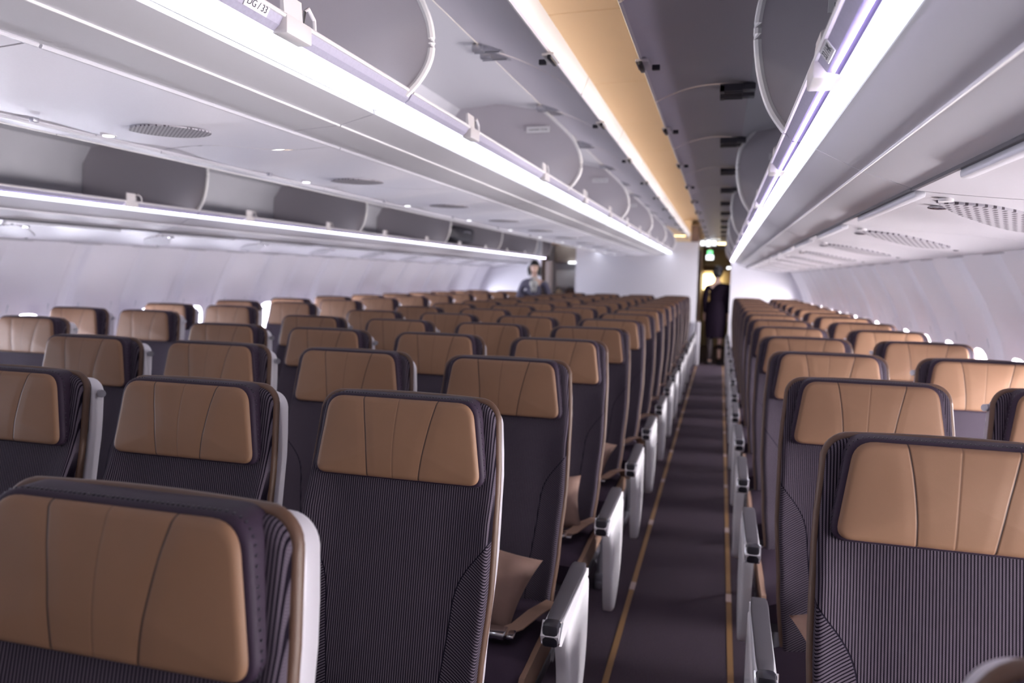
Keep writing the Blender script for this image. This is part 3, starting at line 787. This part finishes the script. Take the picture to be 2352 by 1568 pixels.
where = {('c', 0): 'beside the right aisle in the centre block', ('c', 1): 'one in from the right aisle, centre block',
         ('c', 2): 'one in from the left aisle, centre block', ('c', 3): 'beside the left aisle in the centre block',
         ('r', 0): 'beside the right aisle in the right block', ('r', 1): 'against the right windows',
         ('w', 0): 'beside the left aisle in the left block', ('w', 1): 'against the left windows'}
KMAX = 14
for (blk, ci, xx, yy) in cols:
    arms, hook = spec[(blk, ci)]; proto = make_seat(arms, hook, .309 if blk == 'c' else .272); n = 0
    for k in range(-2, KMAX+1):
        o = proto if k == -2 else copy_tree(proto)
        dx = dy = 0
        if blk == 'r' and ci == 0 and k == 0: dx, dy = 0, -.05
        o.location = (xx+dx, yy+PK*k+dy, 0)
        o.rotation_euler[2] = math.radians(random.uniform(-.6, .6)) if k > 1 else 0
        vis = k >= k0[(blk, ci)]
        if vis: lab = 'tan-headed charcoal passenger seat %s, %s from the camera' % (where[(blk, ci)], ORD[n]); n += 1
        else: lab = 'unseen passenger seat %s, %s row outside the frame' % (where[(blk, ci)], ORD[k+2])
        tag(o, lab, 'seat', {'c': 'passenger seats of the centre block', 'r': 'passenger seats of the right block', 'w': 'passenger seats of the left block'}[blk])

# pillows left on the seats
def pillow():
    n = 22; V = []; F = []
    for side in (1, -1):
        for i in range(n+1):
            for j in range(n+1):
                u = -1+2*i/n; v = -1+2*j/n
                th = .048*((1-abs(u)**2.6)*(1-abs(v)**2.6))**.55 if abs(u) < 1 and abs(v) < 1 else 0
                pin = 1-.10*(1-abs(u))*0; x = .145*u*(1-.10*(1-v*v)*abs(u)); z = .118*v*(1-.10*(1-u*u)*abs(v))
                wr = (.004*math.sin(9*u+3*v)+.003*math.sin(5*v-14*u*v))*(1-u*u)*(1-v*v); V.append((x, side*(th+wr), z))
    m = (n+1)**2
    for s in (0, 1):
        for i in range(n):
            for j in range(n):
                a = s*m+i*(n+1)+j; F.append((a, a+1, a+n+2, a+n+1))
    bm = bmesh.new(); me = bpy.data.meshes.new('t'); me.from_pydata([tuple(v) for v in V], [], F); bm.from_mesh(me); bmesh.ops.remove_doubles(bm, verts=bm.verts, dist=1e-5)
    V = [v.co.copy() for v in bm.verts]; F = [tuple(v.index for v in f.verts) for f in bm.faces]; bm.free(); return V, F
pp = None
PL = [(-.625, .688+PK*2-.27, 'standing on the nearest visible seat cushion beside the right aisle, centre block'),
      (-.625, .688+PK*3-.27, 'on the next aisle seat behind, centre block'),
      (-.625, .688+PK*4-.27, 'on the third aisle seat showing its cushion, centre block'),
      (.382, .593+PK*2-.27, 'peeking out beside the front right seat')]
for i, (x, y, l) in enumerate(PL):
    if pp is None: V, F = pillow(); o = pp = mk('pillow', V, F, PILLOW, ang=80)
    else: o = pp.copy(); COL.objects.link(o)
    o.location = (x, y, .568); o.rotation_euler = (math.radians(-46), math.radians([6, -5, 9, -12][i]), math.radians([-14, 8, -10, 22][i]))
    tag(o, 'brown square pillow ' + l, 'pillow', 'brown pillows on the seats')

# ------------------------------------------------------------------ people
def skin_mesh(name, nodes, edges, sub=2):
    me = bpy.data.meshes.new(name); me.from_pydata([n[0] for n in nodes], edges, []); o = bpy.data.objects.new(name, me); COL.objects.link(o)
    md = o.modifiers.new('s', 'SKIN'); md.use_smooth_shade = True
    sk = me.skin_vertices[0].data
    for i, n in enumerate(nodes):
        r = n[1]; sk[i].radius = r if isinstance(r, tuple) else (r, r)
    sk[0].use_root = True
    s = o.modifiers.new('u', 'SUBSURF'); s.levels = sub; s.render_levels = sub
    dg = bpy.context.evaluated_depsgraph_get(); dg.update(); m2 = bpy.data.meshes.new_from_object(o.evaluated_get(dg))
    V = [v.co.copy() for v in m2.vertices]; F = [tuple(p.vertices) for p in m2.polygons]; bpy.data.objects.remove(o); return V, F
def head_mesh(c, s=1.0):
    """head facing -y with nose, eye sockets, lips and ears"""
    b = MB(); V, F = ellips((0, 0, 0), .075*s, .092*s, .115*s, 28, 20); W = []
    for v in V:
        x, y, z = v; t = z/(.115*s)
        if t < 0: x *= 1-.28*t*t-.10*abs(t); 
        if t < -.2 and y < 0: y *= 1+.10*t
        if y < 0:
            y += .010*s*math.exp(-((x/(.028*s))**2+((z-.012*s)/(.016*s))**2)*.0)*0
            for sx in (-1, 1): y += .008*s*math.exp(-(((x-sx*.031*s)/(.016*s))**2+((z-.008*s)/(.012*s))**2))
            y -= .016*s*math.exp(-((x/(.011*s))**2+((z+.022*s)/(.020*s))**2))
            y -= .005*s*math.exp(-((x/(.024*s))**2+((z+.062*s)/(.008*s))**2))
        W.append((x, y, z))
    b.add([(c[0]+x, c[1]+y, c[2]+z) for x, y, z in W], F, 0)
    for sx in (-1, 1):
        b.add(*ellips((c[0]+sx*.075*s, c[1]+.01, c[2]-.005), .010, .020, .030, 10, 8), 0)
        b.add(*ellips((c[0]+sx*.031*s, c[1]-.080*s, c[2]+.008*s), .013*s, .006*s, .0055*s, 10, 8), 1)
        b.add(*ellips((c[0]+sx*.031*s, c[1]-.083*s, c[2]+.028*s), .016*s, .005*s, .0025*s, 10, 6), 1)
    b.add(*ellips((c[0], c[1]-.087*s, c[2]-.062*s), .021*s, .006*s, .007*s, 12, 8), 2)
    return b
def hand_nodes(wr, d, curl, side, base, nodes, edges, pal):
    """palm, four fingers and a thumb growing from wrist node index base"""
    wr = Vector(wr); d = Vector(d).normalized(); pal = Vector(pal).normalized(); lat = d.cross(pal).normalized()
    pc = wr+d*.045; nodes.append((pc, (.030, .014))); ip = len(nodes)-1; edges.append((base, ip))
    for i, L in enumerate((.066, .075, .070, .055)):
        off = (i-1.5)*.019; k = pc+d*.038+lat*off; nodes.append((k, .0095)); a = len(nodes)-1; edges.append((ip, a))
        q = k+(d*math.cos(curl)+pal*math.sin(curl))*L*.5; nodes.append((q, .0085)); bq = len(nodes)-1; edges.append((a, bq))
        q2 = q+(d*math.cos(curl*2.2)+pal*math.sin(curl*2.2))*L*.5; nodes.append((q2, .0075)); edges.append((bq, len(nodes)-1))
    t0 = wr+d*.025+lat*side*.026+pal*.006; nodes.append((t0, .011)); a = len(nodes)-1; edges.append((ip, a))
    t1 = t0+(d*.7+lat*side*.6+pal*.35).normalized()*.035; nodes.append((t1, .010)); b2 = len(nodes)-1; edges.append((a, b2))
    nodes.append((t1+(d*.9+pal*.5).normalized()*.028, .008)); edges.append((b2, len(nodes)-1))
def person(loc, rz, h, arms, legs, cloth, label, kind):
    root = empty('person', loc, rz); s = h/1.68
    Z = lambda z: z*s
    pel = Vector((0, 0, Z(.93))); nodes = [(pel, (.125, .095))]; edges = []
    def chain(start, pts):
        p = start
        for q, r in pts: nodes.append((Vector(q), r)); edges.append((p, len(nodes)-1)); p = len(nodes)-1
        return p
    chest = chain(0, [((0, .005, Z(1.08)), (.09, .07)), ((0, 0, Z(1.25)), (.105, .07)), ((0, .01, Z(1.355)), (.075, .05))])
    neck = chain(chest, [((0, .012, Z(1.42)), .048), ((0, 0, Z(1.49)), .046), ((0, -.005, Z(1.55)), .055)])
    wr = []
    for sx in (-1, 1):
        A = arms[sx]; sh = (sx*.165*s, .01, Z(1.345))
        w = chain(chest, [(sh, .032), (A[0], .030), (A[1], .026)])
        w_el, w_wr = Vector(A[0]), Vector(A[1]); hand_nodes(w_wr, A[2], A[3], A[4], w, nodes, edges, A[5]); wr.append((sh, A[0], A[1]))
    if legs:
        for sx in (-1, 1):
            Lg = legs[sx]
            chain(0, [((sx*.085, 0, Z(.86)), .085), (Lg[0], .052), (Lg[1], .033), ((Lg[1][0], Lg[1][1]-.02, .05), .034), ((Lg[1][0]+sx*.01, Lg[1][1]-.13, .03), .030), ((Lg[1][0]+sx*.012, Lg[1][1]-.18, .026), .022)])
    V, F = skin_mesh('t', nodes, edges)
    b = MB(); b.add(V, F, 0)
    hc = (0, -.018, Z(1.575)); hm = head_mesh(hc, s*.98); n = len(b.V); b.V += hm.V; b.F += [tuple(i+n for i in f) for f in hm.F]; b.I += [{0: 0, 1: 1, 2: 2}[i] for i in hm.I]
    b.build('body', [SKIN, EYEM, LIPS], root, ang=70)
    # clothes: torso with sleeves, skirt
    nodes = [((0, 0, Z(1.02)), (.125, .095))]; edges = []
    cl = chain(0, [((0, .005, Z(1.12)), (.122, .095)), ((0, 0, Z(1.25)), (.150, .108)), ((0, .01, Z(1.355)), (.125, .082)), ((0, .012, Z(1.41)), .058)])
    for sh, el, w in wr:
        mid = Vector(w).lerp(Vector(el), .12)
        p = len(nodes)-2; nodes.append((Vector(sh), .066)); edges.append((p, len(nodes)-1)); q = len(nodes)-1
        nodes.append((Vector(el), .054)); edges.append((q, len(nodes)-1)); nodes.append((mid, .037)); edges.append((len(nodes)-2, len(nodes)-1))
    V, F = skin_mesh('t', nodes, edges); mk('jacket' if kind == 'front' else 'dress', V, F, cloth, root, ang=80)
    # skirt
    V = []; F = []; n = 28; rows = [(1.10, .135, .108), (1.0, .158, .125), (.90, .178, .138), (.75, .182, .140), (.60, .172, .132), (.47, .160, .124), (.47, .150, .114), (.75, .165, .125)]
    for z, a, c in rows:
        for i in range(n): t = 2*math.pi*i/n; V.append((a*s*math.cos(t)*(1+.02*math.sin(6*t)*(1.1-z)), c*s*math.sin(t), Z(z)))
    for j in range(len(rows)-1):
        for i in range(n): F.append((j*n+i, j*n+(i+1) % n, (j+1)*n+(i+1) % n, (j+1)*n+i))
    mk('skirt', V, F, cloth, root, ang=60)
    # hair
    hx, hy_, hz_ = hc; b = MB(); V, F = ellips((hx, hy_+.012, hz_+.018), .088*s, .098*s, .112*s, 26, 18); W = []
    for v in V:
        x, y, z = v; t = (z-hz_)
        if kind == 'front':      # bob with fringe, open at the face
            if y < hy_-.03 and t < .022*s: y = max(y, hy_+.0-.03); 
            if t < -.0 and abs(x-hx) > .03: x = hx+(x-hx)*(1+min(.55, -t*7))
            if t < -.02: y = max(y, hy_-.035)
        else:
            if y < hy_-.03 and t < .05*s: y = hy_-.03
        W.append((x, y, z))
    b.add(W, F)
    if kind == 'front':
        for sx in (-1, 1):
            V, F = ellips((hx+sx*.078*s, hy_+.0, hz_-.045), .036*s, .060*s, .085*s, 16, 12); b.add(V, F)
    else: b.add(*ellips((hx, hy_+.07, hz_+.075*s), .045, .045, .042, 18, 12))
    b.build('hair', HAIR, root, ang=80)
    if kind == 'front':
        b = MB(); zc = Z(1.36)
        b.add(*tube([(0.055*math.cos(t), .012-.055*math.sin(t)*1.0, Z(1.425)-.01*math.sin(t)) for t in [2*math.pi*i/16 for i in range(17)]], .014, 8))
        for sx in (-1, 1):
            b.add(*ellips((sx*.032, -.098, zc-.03), .034, .016, .052, 14, 10))
            b.add(*ellips((sx*.022, -.102, zc-.115), .022, .012, .050, 12, 8))
        b.add(*ellips((0, -.104, zc+.012), .018, .014, .018, 12, 8))
        b.build('neck_scarf', SCARF, root, ang=80)
    else:
        b = MB()
        for sx in (-1, 1):
            an = legs[sx][1]
            b.add(*ellips((an[0]+sx*.008, an[1]-.075, .028), .042, .115, .027, 16, 10)); b.add(*tube([(an[0], an[1]+.025, 0), (an[0], an[1]+.018, .05)], .012, 8))
        b.build('shoes', BLACK, root)
        b = MB()
        for sx in (-1, 1):
            k_, an = legs[sx]; b.add(*tube([(sx*.09, 0, Z(.62)), k_, ((k_[0]+an[0])/2, (k_[1]+an[1])/2+.012, (k_[2]+an[2])/2+.03), an, (an[0], an[1]-.01, .05)], [.075, .056, .053, .036, .037], 14))
        b.build('tights', TIGHTS, root, ang=80)
    tag(root, label, 'person'); return root
# attendant in the left aisle, facing the camera, one hand on a seat
armF = {1: ((.245, .02, 1.10), (.17, -.16, .98), (-.5, -.8, -.1), .35, -1, (0, 0, -1)),
        -1: ((-.245, .02, 1.10), (-.235, -.17, 1.02), (-.2, -1, .05), .35, 1, (0, 0, -1))}
legF = {1: ((.095, -.01, .48), (.09, .02, .09)), -1: ((-.095, -.01, .48), (-.09, .02, .09))}
person((-2.84, 11.78, 0), math.radians(10), 1.665, armF, legF, JACKET, 'person with black bobbed hair, grey jacket and pale scarf standing in the left aisle', 'front')
# attendant walking away down the right aisle
armB = {1: ((.19, .02, 1.08), (.185, -.02, .84), (0, -.15, -1), .30, 1, (-1, 0, 0)),
        -1: ((-.19, .02, 1.08), (-.185, -.02, .84), (0, -.15, -1), .30, -1, (1, 0, 0))}
legB = {1: ((.085, -.02, .48), (.075, .03, .09)), -1: ((-.085, -.05, .49), (-.08, -.06, .09))}
person((-.055, 13.45, 0), math.pi, 1.66, armB, legB, DRESS, 'person in a dark knee-length dress with hair pinned up, walking away down the right aisle', 'back')

# ------------------------------------------------------------------ service area beyond the bulkheads
gr = empty('galley_unit', (-.20, 17.2, 0)); b = MB()
b.add(*box(-.18, .40, 0, .6, 0, .95, .01)); b.add(*box(-.18, .40, 0.25, .6, .95, 2.1, .01)); gb = b.build('cabinet', plain('galley_cream', (.62, .52, .36), .5), gr)
for i, z in enumerate((1.62, 1.74)): mk('shelf', *box(-.18, .34, .02, .28, z, z+.02, .004), LATCHM, gr)
mk('work_light', *box(-.17, .16, .10, .24, 1.22, 1.56, .01), LAMPW, gr)
tag(gr, 'warmly lit galley cabinet at the far end of the right aisle', 'galley')
sg = empty('exit_sign', (-.235, 13.6, e(.555))); b = MB(); b.add(*box(-.155, .155, 0, .04, 0, .115, .018)); b.build('sign_box', LATCHM, sg)
b = MB()
for x in (-.095, 0, .095):
    b.add(*box(x-.032, x+.032, -.006, .0, .022 if x else .008, .093 if x else .107, .004))
b.build('lit_panel', LAMP, sg); mk('mounting_bar', *box(-.02, .02, .01, .03, .11, .17), LATCHM, sg)
tag(sg, 'lit white sign box hanging over the far end of the right aisle', 'sign')
gs = empty('exit_marker', (-.235, 15.9, e(.42))); mk('green_panel', *box(-.05, .05, 0, .03, .07, .15, .006), GREENL, gs); mk('white_panel', *box(-.07, .07, 0, .03, -.03, .06, .01), LAMP, gs)
mk('hanger', *box(-.008, .008, .01, .02, .14, .33), LATCHM, gs)
tag(gs, 'small green and white lit sign beyond the galley entrance', 'sign')
o = mk('ceiling_lamp', *box(-.15, .12, 15.7, 16.0, e(.695), e(.715), .004), LAMPW); tag(o, 'warm ceiling lamp over the galley beyond the right aisle', 'lamp')
o = mk('wall_lamp', *box(.10, .16, 14.6, 15.2, e(.20), e(.235), .01), LAMP); tag(o, 'short white lamp on the wall beyond the right aisle', 'lamp')
o = mk('ceiling_lamp', *box(-.90, -.60, 13.32, 13.45, e(.70), e(.735), .01), LAMPW); tag(o, 'warm yellow lamp above the centre bulkhead', 'lamp')
o = mk('ceiling_lamp', *box(-2.80, -2.64, 14.32, 14.38, e(.235), e(.27), .01), LAMP); tag(o, 'short white lamp beyond the left aisle', 'lamp')
cu = MB(); V = []; F = []; n = 26
for i in range(n+1):
    for z in (0.05, e(.48)): V.append((-.385+.05*i/n, YF+.08+.03*math.sin(i*1.5), z))
F = [(2*i, 2*i+1, 2*i+3, 2*i+2) for i in range(n)]
b = MB(); b.add(V, F); b.add([(v[0], v[1]+.006, v[2]) for v in V], F)
o = b.build('curtain', WOOD, None, ang=80); tag(o, 'brown curtain gathered at the edge of the centre bulkhead', 'curtain')
o = mk('service_cart', *box(-.37, -.30, 13.02, 13.28, .0, .74, .03), WHITE); tag(o, 'narrow white box at the aisle end of the centre bulkhead', 'box')
# doorway furniture beyond the left aisle
tag(mk('wall_service_left', *box(-3.24, -2.43, 14.62, 14.66, 0, e(.7)), BULK, smooth=False), kind='structure')
GB = plain('taupe_laminate', (.30, .25, .23), .5)
o = mk('wall_cabinet', *box(-3.08, -2.60, 14.40, 14.60, e(.25), e(.60), .01), GB); tag(o, 'taupe overhead cabinet beyond the left aisle doorway', 'cabinet')
o = mk('partition_screen', *box(-3.08, -2.60, 14.52, 14.56, e(-.235), e(.11), .01), ENDW); tag(o, 'pale partition panel beyond the left aisle doorway', 'partition')
bgm = plain('beige_bag', (.60, .47, .34), .7)
for (a, b_, m, l) in ((-3.06, -2.92, bgm, 'beige bag below the pale partition beyond the left aisle'), (-2.88, -2.64, plain('dark_brown_bag', (.06, .025, .02), .6), 'dark brown bag below the pale partition beyond the left aisle')):
    root = empty('bag', ((a+b_)/2, 14.42, e(-.56))); w = (b_-a)/2
    V, F = box(-1, 1, -1, 1, -1, 1, .5); mk('bag_body', [(v[0]*w*(1-.15*v[2]), v[1]*.09, v[2]*.15+.15) for v in V], F, m, root)
    mk('carry_handle', *tube([(-w*.4, 0, .29), (-w*.3, 0, .34), (w*.3, 0, .34), (w*.4, 0, .29)], .008, 8), DARK, root)
    tag(root, l, 'bag')
o = mk('stowage_box', *box(-3.10, -2.58, 14.30, 14.60, 0, e(-.56), .01), GB); tag(o, 'low taupe stowage box under the two bags beyond the left aisle', 'box')
o = mk('door_post', *box(-3.01, -2.91, 13.31, 13.50, 0, e(.26), .01), GB); tag(o, 'slim taupe door post behind the person in the left aisle', 'post')
# luggage in the open bins on the left
def bag(cx, cy, cz, a, b_, c, lab, m=LUG):
    V, F = box(-1, 1, -1, 1, -1, 1, .45); root = empty('suitcase', (cx, cy, cz))
    mk('case_body', [(v[0]*a, v[1]*b_, v[2]*c) for v in V], F, m, root)
    mk('carry_handle', *tube([(a*.98, -b_*.3, c*.2), (a*1.12, -b_*.2, c*.3), (a*1.12, b_*.2, c*.3), (a*.98, b_*.3, c*.2)], .008, 8), STEEL, root)
    tag(root, lab, 'luggage'); return root
bag(-3.35, 9.45, e(.50), .16, .42, .10, 'black equipment bag lying in an open bin above the left windows')
bag(-3.30, 13.0, e(.49), .13, .10, .10, 'small dark red bag in the last bin above the left windows', plain('dark_red_cloth', (.07, .02, .02), .6))
# row number plates on the nearest rails
def plate(a, b, y, txt, kind, out):
    root = near[kind]; rl = [c for c in root.children if c.name.startswith('rail')][0]
    a = Vector((a[0], 0, e(a[1]))); b = Vector((b[0], 0, e(b[1]))); upv = (b-a).normalized()
    n = Vector((upv.z, 0, -upv.x)); n = n if n.x*out > 0 else -n
    xd = upv.cross(n); m = Matrix((xd, upv, n)).transposed().to_4x4(); m.translation = (a+b)/2 + n*.0015 + Vector((0, y-root.location.y, 0))
    p = mk('row_plate', *box(-.034, .034, -.0105, .0105, -.0008, .0008), LABELM, rl, smooth=False); p.matrix_local = m
    text_part('lettering', txt, .0175, INK, p, (0, 0, .0010), (0, 0, 0))
plate((-.800, .444), (-.790, .462), 1.20, 'DG / 33', 'centre', 1)
plate((.141, .318), (.125, .339), 1.20, '33 / HK', 'right', -1)

for i, x in enumerate((-.12, -2.82)):  # unseen fill lamps added to brighten the service area beyond both aisles
    o = mk('ceiling_lamp', *box(x-.2, x+.2, 13.97, 14.27, e(.708), e(.719), .004), LAMP); tag(o, 'added fill lamp, unseen, over the service area beyond the %s aisle' % ('right', 'left')[i], 'lamp')
